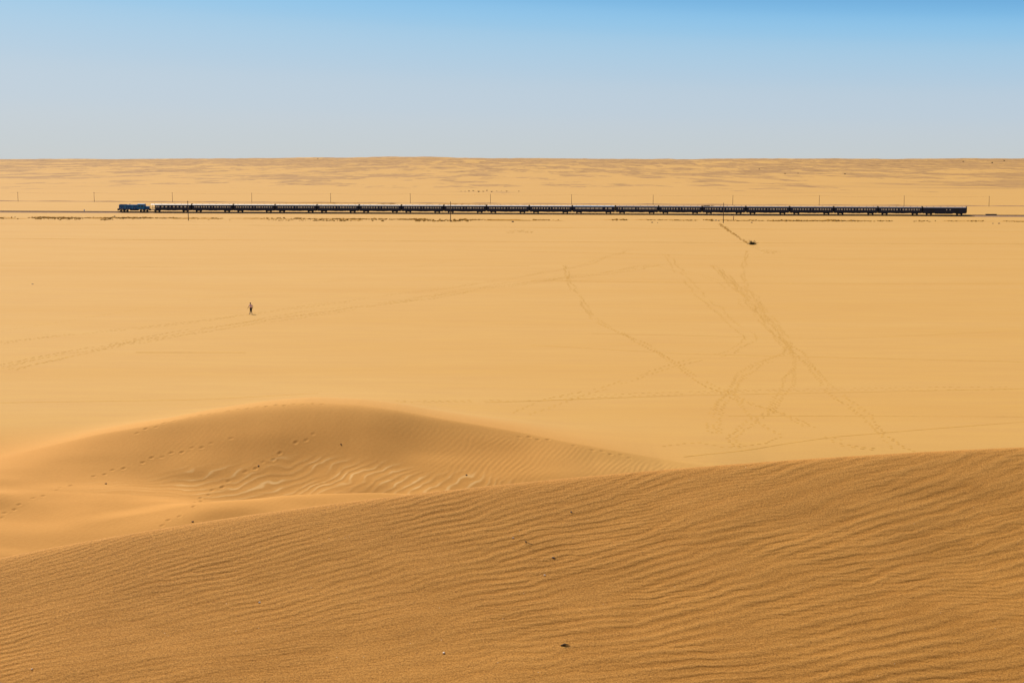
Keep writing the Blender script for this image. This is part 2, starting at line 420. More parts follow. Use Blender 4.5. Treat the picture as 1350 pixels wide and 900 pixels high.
# near dune: coarse orange sand, grains, pale and dark specks
m_near, nt, b = new_mat('rippled_sand'); b.inputs['Roughness'].default_value = .9; b.inputs['Specular IOR Level'].default_value = .15
ob = N(nt, 'ShaderNodeTexCoord').outputs['Object']
g1 = noise(nt, ob, 62, 5, .85); g2 = noise(nt, ob, 38, 4, .75); big = noise(nt, ob, .9, 4)
c = mixc(nt, ramp(nt, big, .3, .7), (0.446, 0.188, 0.027), (0.492, 0.216, 0.034))
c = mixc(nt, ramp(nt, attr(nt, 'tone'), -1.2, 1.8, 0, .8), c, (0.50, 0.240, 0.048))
c = mixc(nt, ramp(nt, g1, .52, .30, .0, 1.0), c, (0.13, 0.050, 0.010))
c = mixc(nt, ramp(nt, g1, .54, .74, 0, 1.0), c, (0.68, 0.36, 0.11))
vo = N(nt, 'ShaderNodeTexVoronoi', feature='F1'); vo.inputs['Scale'].default_value = 24; nt.links.new(ob, vo.inputs['Vector'])
sp = N(nt, 'ShaderNodeMath', operation='LESS_THAN'); nt.links.new(vo.outputs['Distance'], sp.inputs[0]); sp.inputs[1].default_value = .085
sc2 = N(nt, 'ShaderNodeSeparateColor'); nt.links.new(vo.outputs['Color'], sc2.inputs[0])
rare = N(nt, 'ShaderNodeMath', operation='GREATER_THAN'); nt.links.new(sc2.outputs[0], rare.inputs[0]); rare.inputs[1].default_value = .985
mu = N(nt, 'ShaderNodeMath', operation='MULTIPLY'); nt.links.new(sp.outputs[0], mu.inputs[0]); nt.links.new(rare.outputs[0], mu.inputs[1])
c = mixc(nt, mu.outputs[0], c, (0.75, 0.62, 0.42))
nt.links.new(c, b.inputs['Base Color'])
p1 = bump(nt, b, g2, .7, .010); bump(nt, b, g1, .8, .006, p1)

# plain
m_plain, nt, b = new_mat('plain_sand'); b.inputs['Roughness'].default_value = .92; b.inputs['Specular IOR Level'].default_value = .12
ob = N(nt, 'ShaderNodeTexCoord').outputs['Object']
st = noise(nt, mapping(nt, ob, (.012, .06, .1)), 1.0, 6, .6)
st2 = noise(nt, mapping(nt, ob, (.08, .5, .5)), 1.0, 5, .62)
gr = noise(nt, ob, 4.5, 5, .75)
c = mixc(nt, ramp(nt, st, .3, .7), SAND_PLAIN, SAND_PLAIN2)
c = mixc(nt, ramp(nt, st2, .35, .8, 0, .4), c, (0.40, 0.205, 0.062))
c = mixc(nt, ramp(nt, gr, .3, .75, 0, .30), c, (0.36, 0.185, 0.055))
# oranger finer sand on the middle dune (a patch of ground of its own colour)
sx = N(nt, 'ShaderNodeSeparateXYZ'); nt.links.new(ob, sx.inputs[0])
dm = N(nt, 'ShaderNodeMath', operation='MULTIPLY'); nt.links.new(ramp(nt, sx.outputs[1], 122, 109), dm.inputs[0]); nt.links.new(ramp(nt, sx.outputs[0], 16, 0), dm.inputs[1])
c = mixc(nt, dm.outputs[0], c, mixc(nt, ramp(nt, gr, .3, .7), (0.500, 0.240, 0.052), (0.462, 0.214, 0.043)))
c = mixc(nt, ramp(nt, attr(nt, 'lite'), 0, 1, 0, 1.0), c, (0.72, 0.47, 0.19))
rk = noise(nt, mapping(nt, ob, (.03, .02, .1)), 1.0, 6, .7)
dk = mixc(nt, ramp(nt, rk, .35, .65), (0.20, 0.105, 0.036), (0.33, 0.180, 0.062))
tm = N(nt, 'ShaderNodeMath', operation='MULTIPLY'); nt.links.new(ramp(nt, attr(nt, 'tone'), 0, 1, 0, 1.0), tm.inputs[0]); nt.links.new(ramp(nt, noise(nt, mapping(nt, ob, (.05, .016, .1)), 1.0, 5, .7), .38, .62, .5, 1.1), tm.inputs[1])
c = mixc(nt, tm.outputs[0], c, dk)
nt.links.new(c, b.inputs['Base Color'])
p1 = bump(nt, b, gr, .35, .05)

i_a = int(np.searchsorted(RAD, 30)); i_b = int(np.searchsorted(RAD, 1500))
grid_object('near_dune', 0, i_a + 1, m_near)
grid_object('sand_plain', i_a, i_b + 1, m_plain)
grid_object('distant_hills', i_b, len(RAD), m_plain)

def simple(name, colr, rough=.6, metal=0.0, var=.25, scale=3.0, bmp=0.0, spec=.5):
    m, nt, b = new_mat(name); ob = N(nt, 'ShaderNodeTexCoord').outputs['Object']
    n = noise(nt, ob, scale, 5, .6)
    d = tuple(v * (1 - var) for v in colr)
    nt.links.new(mixc(nt, ramp(nt, n, .3, .7), colr, d), b.inputs['Base Color'])
    b.inputs['Roughness'].default_value = rough; b.inputs['Metallic'].default_value = metal; b.inputs['Specular IOR Level'].default_value = spec
    if bmp: bump(nt, b, n, .6, bmp)
    return m
M = dict(
 loco=simple('blue_paint', (0.004, 0.095, 0.27), .5, 0, .3, 1.2, 0, .25), loco2=simple('light_blue_paint', (0.012, 0.165, 0.36), .5, 0, .25, 1.5, 0, .25),
 navy=simple('navy_coach_paint', (0.013, 0.016, 0.040), .45, 0, .3, 1.5, 0, .3), black=simple('sooty_black_steel', (0.012, 0.011, 0.013), .7, 0, .4, 2),
 under=simple('dusty_underframe', (0.030, 0.024, 0.026), .8, 0, .5, 2), cream=simple('cream_roof_glare_tone', (0.62, 0.56, 0.48), .3, 0, .12, .6),  # cream roof: sun glare put into the base colour
 grey=simple('grey_roof_paint', (0.22, 0.20, 0.22), .5, 0, .2, .6), blueroof=simple('pale_blue_roof_paint', (0.36, 0.44, 0.54), .3, 0, .15, .6),
 pale_glass=simple('pale_cream_glass', (0.78, 0.68, 0.50), .12, 0, .3, .9), glass=simple('dark_glass', (0.03, 0.035, 0.04), .08, 0, .3, 2),
 steel=simple('worn_steel', (0.20, 0.17, 0.15), .5, .6, .3, 4), rail=simple('rusty_rail', (0.085, 0.05, 0.035), .8, 0, .3, 2, spec=.1),
 ballast=simple('grey_ballast_stone', (0.30, 0.185, 0.12), .95, 0, .5, 2.2, .1, spec=.02), sleeper=simple('weathered_sleeper_wood', (0.12, 0.08, 0.055), .9, 0, .4, 3, spec=.02),
 wood=simple('weathered_pole_wood', (0.10, 0.062, 0.038), .9, 0, .4, 4), wire=simple('dark_wire', (0.05, 0.04, 0.04), .6, .2, .2),
 berm=simple('disturbed_sand', (0.49, 0.268, 0.066), .95, 0, .22, 1.5, .05, spec=.02), bank=simple('scrub_covered_sand', (0.46, 0.235, 0.050), .95, 0, .35, .9, .08, spec=.02), tuft=simple('dry_tuft_brown', (0.46, 0.235, 0.046), .95, 0, .4, 1.5, spec=.02), pod=simple('brown_stone', (0.16, .085, .04), .9, 0, .3, 9),
 scrub=simple('dry_scrub', (0.060, 0.045, 0.015), .9, 0, .5, 6), leaf=simple('dusty_green_leaves', (0.085, 0.070, 0.022), .8, 0, .4, 6),
 stone=simple('dark_stone', (0.085, 0.06, 0.045), .85, 0, .4, 6, .02), pale=simple('pale_pebble', (0.62, 0.53, 0.40), .7, 0, .2, 60), white=simple('white_paint', (0.75, 0.72, 0.66), .6, 0, .15, 6),
 road=simple('dark_gravel_road', (0.33, 0.195, 0.105), .95, 0, .3, .5, .03, spec=.02), rust=simple('rust_red_steel', (0.20, 0.065, 0.04), .7, 0, .4, 5),
 skin=simple('skin', (0.30, 0.16, 0.10), .55, 0, .1), shirt=simple('lilac_pink_cotton', (0.68, 0.40, 0.48), .9, 0, .15, 8, .004), trousers=simple('black_cotton', (0.012, 0.012, 0.016), .9, 0, .3, 8),
 hair=simple('dark_brown_hair', (0.02, 0.012, 0.008), .7, 0, .3, 20), shoe=simple('brown_leather', (0.03, 0.016, 0.01), .6, 0, .3, 10),
)
# ------------------------------------------------------------------ mesh builder
class MB:
    def __init__(s): s.v = []; s.f = []
    def add(s, v, f): n = len(s.v); s.v += [tuple(p) for p in v]; s.f += [tuple(i + n for i in q) for q in f]; return s
    def box(s, x0, x1, y0, y1, z0, z1, bev=0.0):
        if bev:
            c = bev; prof = [(y0 + c, z0), (y1 - c, z0), (y1, z0 + c), (y1, z1 - c), (y1 - c, z1), (y0 + c, z1), (y0, z1 - c), (y0, z0 + c)]
            return s.prism(prof, x0, x1)
        v = [(x, y, z) for x in (x0, x1) for y in (y0, y1) for z in (z0, z1)]
        return s.add(v, [(0, 1, 3, 2), (4, 6, 7, 5), (0, 4, 5, 1), (2, 3, 7, 6), (0, 2, 6, 4), (1, 5, 7, 3)])
    def prism(s, prof, x0, x1):                      # profile in (y,z), counter-clockwise seen from +x
        n = len(prof); v = [(x0, a, c) for a, c in prof] + [(x1, a, c) for a, c in prof]
        f = [(i, (i + 1) % n, n + (i + 1) % n, n + i) for i in range(n)] + [tuple(range(n))[::-1], tuple(range(n, 2 * n))]
        return s.add(v, f)
    def side(s, prof, y0, y1):                       # profile in (x,z) extruded over y
        n = len(prof); v = [(a, y0, c) for a, c in prof] + [(a, y1, c) for a, c in prof]
        f = [(i, n + i, n + (i + 1) % n, (i + 1) % n) for i in range(n)] + [tuple(range(n)), tuple(range(n, 2 * n))[::-1]]
        return s.add(v, f)
    def tube(s, pts, rad, n=8, cap=True):
        pts = [Vector(p) for p in pts]; rad = rad if hasattr(rad, '__len__') else [rad] * len(pts); rings = []
        for i, p in enumerate(pts):
            t = (pts[min(i + 1, len(pts) - 1)] - pts[max(i - 1, 0)]).normalized()
            a = t.orthogonal().normalized() if abs(t.z) < .99 else Vector((1, 0, 0)); bb = t.cross(a)
            rings.append([p + (a * math.cos(2 * math.pi * k / n) + bb * math.sin(2 * math.pi * k / n)) * rad[i] for k in range(n)])
        v = [q for r_ in rings for q in r_]
        f = [(i * n + k, i * n + (k + 1) % n, (i + 1) * n + (k + 1) % n, (i + 1) * n + k) for i in range(len(pts) - 1) for k in range(n)]
        if cap: f += [tuple(range(n))[::-1], tuple(range((len(pts) - 1) * n, len(pts) * n))]
        return s.add(v, f)
    def disc(s, x, z, y0, y1, r, n=16): return s.tube([(x, y0, z), (x, y1, z)], r, n)
    def build(s, name, mat, parent=None, smooth=False):
        me = bpy.data.meshes.new(name); me.from_pydata(s.v, [], s.f); me.validate(); me.update()
        bm = bmesh.new(); bm.from_mesh(me); bmesh.ops.recalc_face_normals(bm, faces=bm.faces); bm.to_mesh(me); bm.free()
        if smooth: me.polygons.foreach_set('use_smooth', [True] * len(me.polygons))
        me.materials.append(mat); o = bpy.data.objects.new(name, me); col.objects.link(o)
        if parent: o.parent = parent
        return o
def tag(o, label=None, cat=None, group=None, kind=None):
    for k, v in (('label', label), ('category', cat), ('group', group), ('kind', kind)):
        if v: o[k] = v
    return o
def empty(name, loc=(0, 0, 0), rz=0.0):
    o = bpy.data.objects.new(name, None); col.objects.link(o); o.location = loc; o.rotation_euler = (0, 0, rz); o.empty_display_size = .5; return o
def kids(o): return [c_ for c_ in bpy.data.objects if c_.parent == o]
def copy_tree(o, parent=None):
    c_ = o.copy(); col.objects.link(c_)
    if parent: c_.parent = parent
    for ch in kids(o): copy_tree(ch, c_)
    return c_
def gz(x, y): return float(base_height(np.array([x]), np.array([y]))[0])
ORD = ['first', 'second', 'third', 'fourth', 'fifth', 'sixth', 'seventh', 'eighth', 'ninth', 'tenth', 'eleventh', 'twelfth', 'thirteenth', 'fourteenth', 'fifteenth', 'sixteenth', 'seventeenth', 'eighteenth', 'nineteenth']

# ------------------------------------------------------------------ railway
RAILZ = 0.75
A = on_plane(155, 278.6, RAILZ); B = on_plane(1274, 283.2, RAILZ)
tdir = (B - A).normalized(); trz = math.atan2(tdir.y, tdir.x)
def trk(px):                                         # distance along the line where a photo column crosses it
    d = rays([px], [280.])[0]; k = d[0]              # x = k*y
    t = (k * A.y - A.x) / (tdir.x - k * tdir.y); return t
S0 = -170.0; S1 = (B - A).length + 190
track = empty('railway_track', (A.x, A.y, 0), trz)
tag(track, 'straight single railway track on grey ballast running under the long train', 'railway track')
mb = MB()
n = 1400; prof = [(-5.6, -.08), (-1.75, .44), (-.4, .50), (.4, .50), (1.75, .44), (4.6, -.08)]
xs = np.linspace(S0, S1, n); V = []
for i, x in enumerate(xs):
    for y, z in prof: V.append((x, y + random.gauss(0, .10), z + (random.gauss(0, .03) if z > 0 else -.0)))
Fc = [(i * 6 + k, (i + 1) * 6 + k, (i + 1) * 6 + k + 1, i * 6 + k + 1) for i in range(n - 1) for k in range(5)]
mb.add(V, Fc); mb.build('ballast', M['ballast'], track)
mb = MB(); x = S0 + .3
while x < S1: mb.box(x, x + .25, -1.05, 1.05, .44, .60); x += .68
tag(mb.build('sleeper', M['sleeper'], track), kind='stuff')
for sgn in (-1, 1):
    mb = MB(); mb.prism([(sgn * .5335 - .06, .60), (sgn * .5335 + .06, .60), (sgn * .5335 + .035, .75), (sgn * .5335 - .035, .75)], S0, S1); mb.build('rail', M['rail'], track)

def bogie(parent, x, r=.42, wb=2.1, axles=2, zf=.55):
    bo = MB()
    for sg in (-1, 1):
        bo.side([(x - wb / 2 - .45, zf - .05), (x - wb / 2 - .25, zf - .22), (x + wb / 2 + .25, zf - .22), (x + wb / 2 + .45, zf - .05), (x + wb / 2 + .45, zf + .12), (x + .5, zf + .12), (x + .3, zf + .3), (x - .3, zf + .3), (x - .5, zf + .12), (x - wb / 2 - .45, zf + .12)], sg * .92 - .07, sg * .92 + .07)
    bo.box(x - .35, x + .35, -.9, .9, zf - .1, zf + .3)
    b_ = bo.build('bogie', M['under'], parent)
    for k in range(axles):
        xx = x + (k / (axles - 1) - .5) * wb
        wbm = MB()
        for sg in (-1, 1): wbm.disc(xx, r, sg * .60 - .065, sg * .60 + .065, r, 18)
        wbm.disc(xx, r, -.6, .6, .08, 8); wbm.build('wheelset', M['black'], b_)
    return b_

CL = 21.0                                            # body length
def coach(kind='std', roof='cream'):
    root = empty('railway_coach')
    h = CL / 2; W = 1.38; x0 = -h + (2.3 if kind == 'balcony' else 0)
    body = MB(); body.box(x0, h, -W, W, .84, 3.44); body.box(x0 + .05, h - .05, -W - .012, W + .012, 1.86, 1.93)
    bo = body.build('body', M['navy'], root)
    un = MB(); un.box(-h, h, -W + .12, W - .12, .66, .835)
    ux = {'van': [(-4.2, 3.9)], 'lounge': [(-2.6, -1.2), (0.2, 1.3)], 'dining': [(-3, -1.6), (1.2, 3.2)]}.get(kind, [(-1.9, -.4), (.8, 2.2)])
    for a, b_ in ux: un.box(a, b_, -1.15, 1.15, .38 if kind == 'van' else .5, .80)
    un.tube([(-5.6, -.9, .79), (-3.2, -.9, .6), (3.2, -.9, .6), (5.6, -.9, .79)], .035, 6)
    un.build('underframe', M['under'], root)
    # roof: shallow ellipse
    pr = [(-W - .05, 3.43), (-W - .05, 3.47)]
    hp = [(-1.36, 3.51), (-1.24, 3.57), (-1.05, 3.64), (-.8, 3.71), (-.55, 3.77), (-.28, 3.83), (0, 3.85)]
    pr += hp + [(-a, z_) for a, z_ in hp[-2::-1]]
    pr += [(W + .05, 3.47), (W + .05, 3.43)]
    rm = MB(); rm.prism(pr, -h - .02, h + .02)
    ro = rm.build('roof', M[roof], root)
    for k in range(6):
        x = -h + 1.8 + k * (CL - 3.6) / 5
        v = MB(); v.tube([(x, 0, 3.86), (x, 0, 3.98)], .12, 8); v.tube([(x, 0, 3.98), (x, 0, 4.06)], [.24, .14], 8); v.build('roof_vent', M['black'], ro)
    # windows on both sides
    if kind == 'std': ws = [(-9.0, .5), (-8.1, .6), (-6.9, .75), (-5.55, .55), (-4.3, .75), (-3.0, .6), (-1.6, .75), (0, .35), (1.5, .75), (2.9, 1.0), (4.4, .7), (5.6, .6), (6.8, .7), (8.1, .7), (9.2, .4)]
    elif kind == 'balcony': ws = [(-7.2, .6), (-6.2, .6), (-4.3, .95), (-2.3, .95), (-.3, .5), (1.7, .8), (3.7, .8), (5.6, .9), (7.6, 1.1), (9.2, .5)]
    elif kind == 'lounge': ws = [(-8.6, 1.2), (-6.9, 1.6), (-4.9, 1.7), (-2.8, 1.8), (-.6, 1.8), (1.6, 1.7), (3.6, 1.4), (6.2, .9), (8.2, 1.7)]
    elif kind == 'dining': ws = [(-9.2, .5), (-8.1, .6), (-6.6, .8), (-5.2, 1.3), (-3.5, 1.5), (-1.7, 1.4), (.1, .4), (1.6, 1.3), (3.2, 1.4), (4.9, 1.4), (6.6, 1.4), (8.2, 1.3), (9.5, .5)]
    else: ws = [(.9, .45), (2.6, .5)]
    for x, ww in ws:
        for sg in (-1, 1):
            zz0, zz1 = (2.12, 2.84) if kind != 'van' else (2.2, 2.75)
            wm = MB(); y = sg * (W + .006); wm.box(x - ww / 2, x + ww / 2, y - .02, y + .02, zz0, zz1)
            wo_ = wm.build('window', M['pale_glass'], root)  # pane is a pale cream base colour with low roughness
    for x in ((h - .62, -h + .62) if kind != 'balcony' else (h - .62,)):
        for sg in (-1, 1):
            dm_ = MB(); y = sg * (W + .004); dm_.box(x - .38, x + .38, y - .02, y + .03, 1.02, 3.0)
            d_ = dm_.build('door', M['navy'], root)
            hd = MB(); y = sg * (W + .06); hd.tube([(x + .48, y, 1.3), (x + .48, y, 2.3)], .018, 6); hd.build('grab_rail', M['steel'], d_)
            stp = MB(); stp.box(x - .36, x + .36, sg * 1.25 - .16, sg * 1.25 + .16, .50, .55); stp.build('step', M['under'], d_)
    for sx in (-1, 1):
        if not (kind == 'balcony' and sx < 0):
            g_ = MB(); a, b_ = sorted((sx * (h + .021), sx * (h + .44)))
            g_.box(a, b_, -.62, .62, 1.1, 3.95, .06)
            for q in range(3):
                a2, b2 = sorted((sx * (h + .05 + .13 * q), sx * (h + .11 + .13 * q))); g_.box(a2, b2, -.7, .7, 1.15, 4.1, .06)
            g_.build('gangway', M['black'], root)
        c_ = MB(); a, b_ = sorted((sx * h, sx * (h + .46))); c_.box(a, b_, -.14, .14, .66, .92); c_.build('coupler', M['black'], root)
        bogie(root, sx * (h - 3.1))
    if kind == 'balcony':
        bl = MB()
        for yy in (-1.3, 1.3):
            for xx in (-h + .08, -h + 1.15): bl.tube([(xx, yy, .98), (xx, yy, 3.44)], .045, 6)
            bl.tube([(-h + .08, yy, 1.95), (-h + 2.3, yy, 1.95)], .035, 6)
            for q in range(9): bl.tube([(-h + .2 + q * .25, yy, .98), (-h + .2 + q * .25, yy, 1.95)], .015, 4)
        bl.tube([(-h + .08, -1.3, 1.95), (-h + .08, 1.3, 1.95)], .035, 6); bl.build('balcony_railing', M['black'], root)
        fl = MB(); fl.box(-h, -h + 2.29, -W, W, .98, 1.10); fl.build('balcony_floor', M['navy'], root)
    if kind == 'van':
        for x in (-6.2, 5.9):
            for sg in (-1, 1):
                dm_ = MB(); y = sg * (W + .03); dm_.box(x - .9, x + .9, y - .03, y + .03, 1.05, 3.05); dm_.build('sliding_door', M['black'], root)
    return root

joints = [199, 252, 307, 362, 417, 472, 527.7, 583.3, 640, 696.7, 752.7, 809, 865.5, 923, 980.5, 1038.7, 1096.9, 1156.3, 1215.5, 1274]
sj = np.array([trk(j) for j in joints]); pitch = (sj[-1] - sj[0]) / 19
print('coach pitch', pitch, 'max err', np.abs(sj - (sj[0] + pitch * np.arange(20))).max())
KIND = ['balcony'] + ['std'] * 9 + ['lounge', 'dining'] + ['std'] * 6 + ['van']
ROOF = ['cream'] * 8 + ['grey_l'] * 2 + ['blueroof'] + ['grey'] * 8  # roof tones paint in the sun's glare, brightest at the left
M['grey_l'] = simple('light_grey_roof_glare_tone', (0.50, 0.46, 0.45), .45, 0, .15, .6)
protos = {}
LOOK = {'balcony': 'dark navy coach with open balcony at its left end, right behind the locomotive',
        'lounge': 'dark navy lounge coach with pale blue roof and a row of wide windows',
        'dining': 'dark navy dining coach with close-set wide windows, just right of the pale-blue-roofed coach',
        'van': 'windowless dark navy van at the right-hand tail of the train'}
for i in range(19):
    key = (KIND[i], ROOF[i])
    if key in protos: o = copy_tree(protos[key])
    else: o = protos[key] = coach(*key)
    s = sj[0] + pitch * (i + .5); p = A + tdir * s
    o.location = (p.x, p.y, RAILZ); o.rotation_euler = (0, 0, trz)
    rn = {'cream': 'cream', 'grey_l': 'light grey', 'grey': 'grey'}.get(ROOF[i], '')
    tag(o, LOOK.get(KIND[i]) or f'dark navy passenger coach with {rn} roof, {ORD[i]} coach behind the blue locomotive', 'railway coach', 'coaches of the long train')
    if i == 13:
        s_ = MB(); s_.box(-10.2, -7.0, -.55, .55, 3.80, 4.12, .08); s_.box(-6.4, -5.6, -.4, .4, 3.80, 4.05, .05); s_.build('roof_equipment', M['black'], o)

# locomotive: long hood to the left, cab near the right end, short low hood at the right
L = empty('diesel_locomotive')
sL0, sL1 = trk(156.0), trk(198.2); ll = sL1 - sL0; hl = ll / 2
mb = MB(); mb.box(-hl + .3, hl - .2, -1.38, 1.38, .98, 1.22); mb.box(-hl, -hl + .35, -1.3, 1.3, .45, 1.45, .05); mb.box(hl - .35, hl, -1.3, 1.3, .45, 1.45, .05); mb.build('frame', M['black'], L)
mb = MB(); W = 1.02; mb.prism([(-W, 1.22), (W, 1.22), (W, 3.25), (W - .3, 3.52), (-W + .3, 3.52), (-W, 3.25)], -hl + .75, 2.1); lh = mb.build('long_hood', M['loco'], L)
for k in range(7):
    x = -hl + 1.5 + k * 1.25
    for sg in (-1, 1):
        d_ = MB(); y = sg * (W + .008); d_.box(x - .5, x + .5, y - .02, y + .02, 1.35, 3.0); d_.build('hood_door', M['loco2' if k in (2, 5) else 'loco'], lh)
mb = MB(); mb.box(-hl + .69, -hl + .75, -.85, .85, 1.6, 3.1); mb.build('radiator_grille', M['black'], lh)
mb = MB(); mb.tube([(-2.2, 0, 3.5), (-2.2, 0, 3.85)], .26, 10); mb.build('exhaust_stack', M['black'], lh)
mb = MB(); mb.box(-hl + 1.2, -hl + 3.0, -.7, .7, 3.52, 3.66, .05); mb.box(-hl + 3.3, -hl + 4.6, -.7, .7, 3.52, 3.66, .05); mb.build('radiator_fan', M['black'], lh)
mb = MB(); mb.prism([(-1.36, 1.22), (1.36, 1.22), (1.36, 3.32), (.95, 3.78), (.4, 3.92), (-.4, 3.92), (-.95, 3.78), (-1.36, 3.32)], 2.103, hl - 2.6); cb = mb.build('cab', M['loco2'], L)
for sg in (-1, 1):
    for x in (3.1, 4.6):
        mb = MB(); y = sg * 1.364; mb.box(x - .45, x + .45, y - .02, y + .02, 2.35, 3.1); mb.build('cab_window', M['glass'], cb)
    mb = MB(); y = sg * .75; mb.box(hl - 2.61, hl - 2.57, y - .35, y + .35, 2.6, 3.3); mb.build('windscreen', M['glass'], cb)
mb = MB(); mb.prism([(-.95, 1.22), (.95, 1.22), (.95, 2.55), (.7, 2.75), (-.7, 2.75), (-.95, 2.55)], hl - 2.597, hl - .45); mb.build('short_hood', M['loco'], L)
mb = MB(); mb.box(-1.9, 2.1, -1.2, 1.2, .42, .975, .12); mb.build('fuel_tank', M['under'], L)
for sg in (-1, 1):
    mb = MB(); y = sg * 1.34
    mb.tube([(-hl + .4, y, 2.1), (1.9, y, 2.1)], .02, 6)
    for k in range(9): mb.tube([(-hl + .4 + k * (hl + 1.5) / 8, y, 1.2), (-hl + .4 + k * (hl + 1.5) / 8, y, 2.1)], .018, 6)
    mb.build('handrail', M['white'], L)
    for xx in (-hl + .65, hl - .44):
        pass
for sx in (-1, 1):
    mb = MB(); a, b_ = sorted((sx * hl, sx * (hl + .45))); mb.box(a, b_, -.14, .14, .66, .92); mb.build('coupler', M['black'], L)
    mb = MB()
    for yy in (-.22, .22): mb.tube([((-hl + .68) if sx < 0 else (hl - .44), yy, 3.25 if sx < 0 else 2.4), ((-hl + .60) if sx < 0 else (hl - .36), yy, 3.25 if sx < 0 else 2.4)], .12, 10)
    mb.build('headlight', M['white'], L)
bogie(L, -hl + 3.2, .46, 3.3, 3, .62); bogie(L, hl - 3.2, .46, 3.3, 3, .62)
p = A + tdir * (sL0 + sL1) / 2; L.location = (p.x, p.y, RAILZ); L.rotation_euler = (0, 0, trz)
tag(L, 'blue diesel locomotive with long hood at the left head of the train', 'locomotive')

# small things by the track
def track_pt(px, off=0.0, z=0.0):
    p = A + tdir * trk(px) + Vector((tdir.y, -tdir.x, 0)) * off; return Vector((p.x, p.y, z))
p = track_pt(108, -3.8); mk = empty('track_marker', p, trz)
mb = MB(); mb.tube([(0, 0, -.3), (0, 0, 1.1)], .09, 8); mb.build('post', M['stone'], mk)
mb = MB(); mb.box(-.42, .1, -.14, .05, .7, 1.55, .02); mb.build('board', M['white'], mk)
tag(mk, 'small pale marker board on a short post beside the rails left of the locomotive', 'marker')
p = track_pt(1309.5, -3.9); bl = empty('culvert_block', p, trz)
mb = MB(); mb.box(-2.6, 2.6, -.5, .5, -.2, .95, .05); mb.build('wall', M['black'], bl)
mb = MB(); mb.box(-2.75, 2.75, -.6, .6, .953, 1.08, .03); mb.build('cap', M['stone'], bl)
tag(bl, 'low long dark block beside the empty track right of the train', 'culvert')
p = on_plane(967, 290.2); mk = empty('marker_post', p, 0)
mb = MB(); mb.tube([(0, 0, -.3), (0, 0, 1.75)], [.16, .13], 8); mb.build('post', M['rust'], mk)
mb = MB(); mb.tube([(0, 0, 1.75), (0, 0, 1.85)], [.17, .05], 8); mb.build('cap', M['rust'], mk)
tag(mk, 'short rust red post just right of the tall pole in front of the train', 'post')

# ------------------------------------------------------------------ the far road with telegraph poles
Pa = on_plane(0, 265.2); Pb = on_plane(1350, 272.0); rd = (Pb - Pa).normalized(); rn_ = Vector((-rd.y, rd.x, 0))
mb = MB(); V = []; n = 400
for i in range(n + 1):
    q = Pa + rd * (-500 + (Pb - Pa).length * 0 + i * ((Pb - Pa).length + 1000) / n)
    wob = .12 * math.sin(i * .7) + random.gauss(0, .06)
    for o_, z in ((-5.5, -.1), (-3.4, .26 + wob), (3.4, .30 + wob), (6, -.1)): V.append(tuple(q + rn_ * o_ + Vector((0, 0, z))))
mb.add(V, [(i * 4 + k, (i + 1) * 4 + k, (i + 1) * 4 + k + 1, i * 4 + k + 1) for i in range(n) for k in range(3)])
tag(mb.build('road', M['road']), kind='structure')
def tele_pole(hh, arms=2, r=.13):
    root = empty('telegraph_pole')
    m_ = MB(); m_.tube([(0, 0, -.4), (0, 0, hh * .5), (0, 0, hh)], [r, r * .85, r * .68], 8); m_.build('shaft', M['wood'], root)
    for k in range(arms):
        z = hh - .35 - .6 * k
        a_ = MB(); a_.box(-.06, .06, -.9, .9, z - .06, z + .06); ar = a_.build('crossarm', M['wood'], root)
        for yy in (-.8, -.4, .4, .8):
            i_ = MB(); i_.tube([(0, yy, z + .06), (0, yy, z + .12), (0, yy, z + .2)], [.03, .06, .04], 6); i_.build('insulator', M['steel'], ar)
    return root
px_far = [24, 124.5, 227.5, 332, 436, 541, 646.5, 753.5, 861, 966, 1080, 1192, 1304]
protoP = tele_pole(6.6, 1, .14); tops = []
for i, px in enumerate(px_far):
    d = rays([px], [268.])[0]; k = d[0]; q0 = Pa - rn_ * 9.5
    t = (k * q0.y - q0.x) / (rd.x - k * rd.y); q = q0 + rd * t
    o = protoP if i == 0 else copy_tree(protoP)
    o.location = (q.x, q.y, 0); o.rotation_euler = (R(random.uniform(-.8, .8)), R(random.uniform(-1, 1)), math.atan2(rd.y, rd.x))
    place = f'{ORD[i]} from the left' if i < 7 else f'{ORD[12 - i]} from the right' if i < 12 else 'farthest right, past the tail of the train'
    tag(o, f'thin telegraph pole along the far road, {place}', 'telegraph pole', 'telegraph poles along the far road')
    tops.append(Vector((q.x, q.y, 6.35)))
for i in range(len(tops) - 1):
    a, b_ = tops[i], tops[i + 1]; mb = MB()
    for yy in (-.8, .8):
        pts = [a.lerp(b_, k / 10) + rn_ * yy + Vector((0, 0, -.55 * 4 * (k / 10) * (1 - k / 10))) for k in range(11)]
        mb.tube(pts, .012, 4)
    o = mb.build('telegraph_wire', M['wire'])
    tag(o, f'sagging wires between the {ORD[i]} and {ORD[i + 1]} far telegraph pole from the left', 'wire', 'wires between the far telegraph poles')
protoQ = tele_pole(8.6, 1, .17)
for i, (px, py, side) in enumerate([(248.5, 291, 'behind the left end of the train\'s second coach joint'), (594, 292.2, ''), (953.5, 294.0, '')]):
    q = on_plane(px, py); o = protoQ if i == 0 else copy_tree(protoQ); o.location = q; o.rotation_euler = (0, R((-1.2, .2, 0)[i]), trz)
    tag(o, ['tall dark pole in front of the train, left one, near the locomotive', 'tall dark pole in front of the middle of the train', 'tall dark pole in front of the train, right one, above the bush'][i], 'pole', 'tall poles on the near side of the railway')

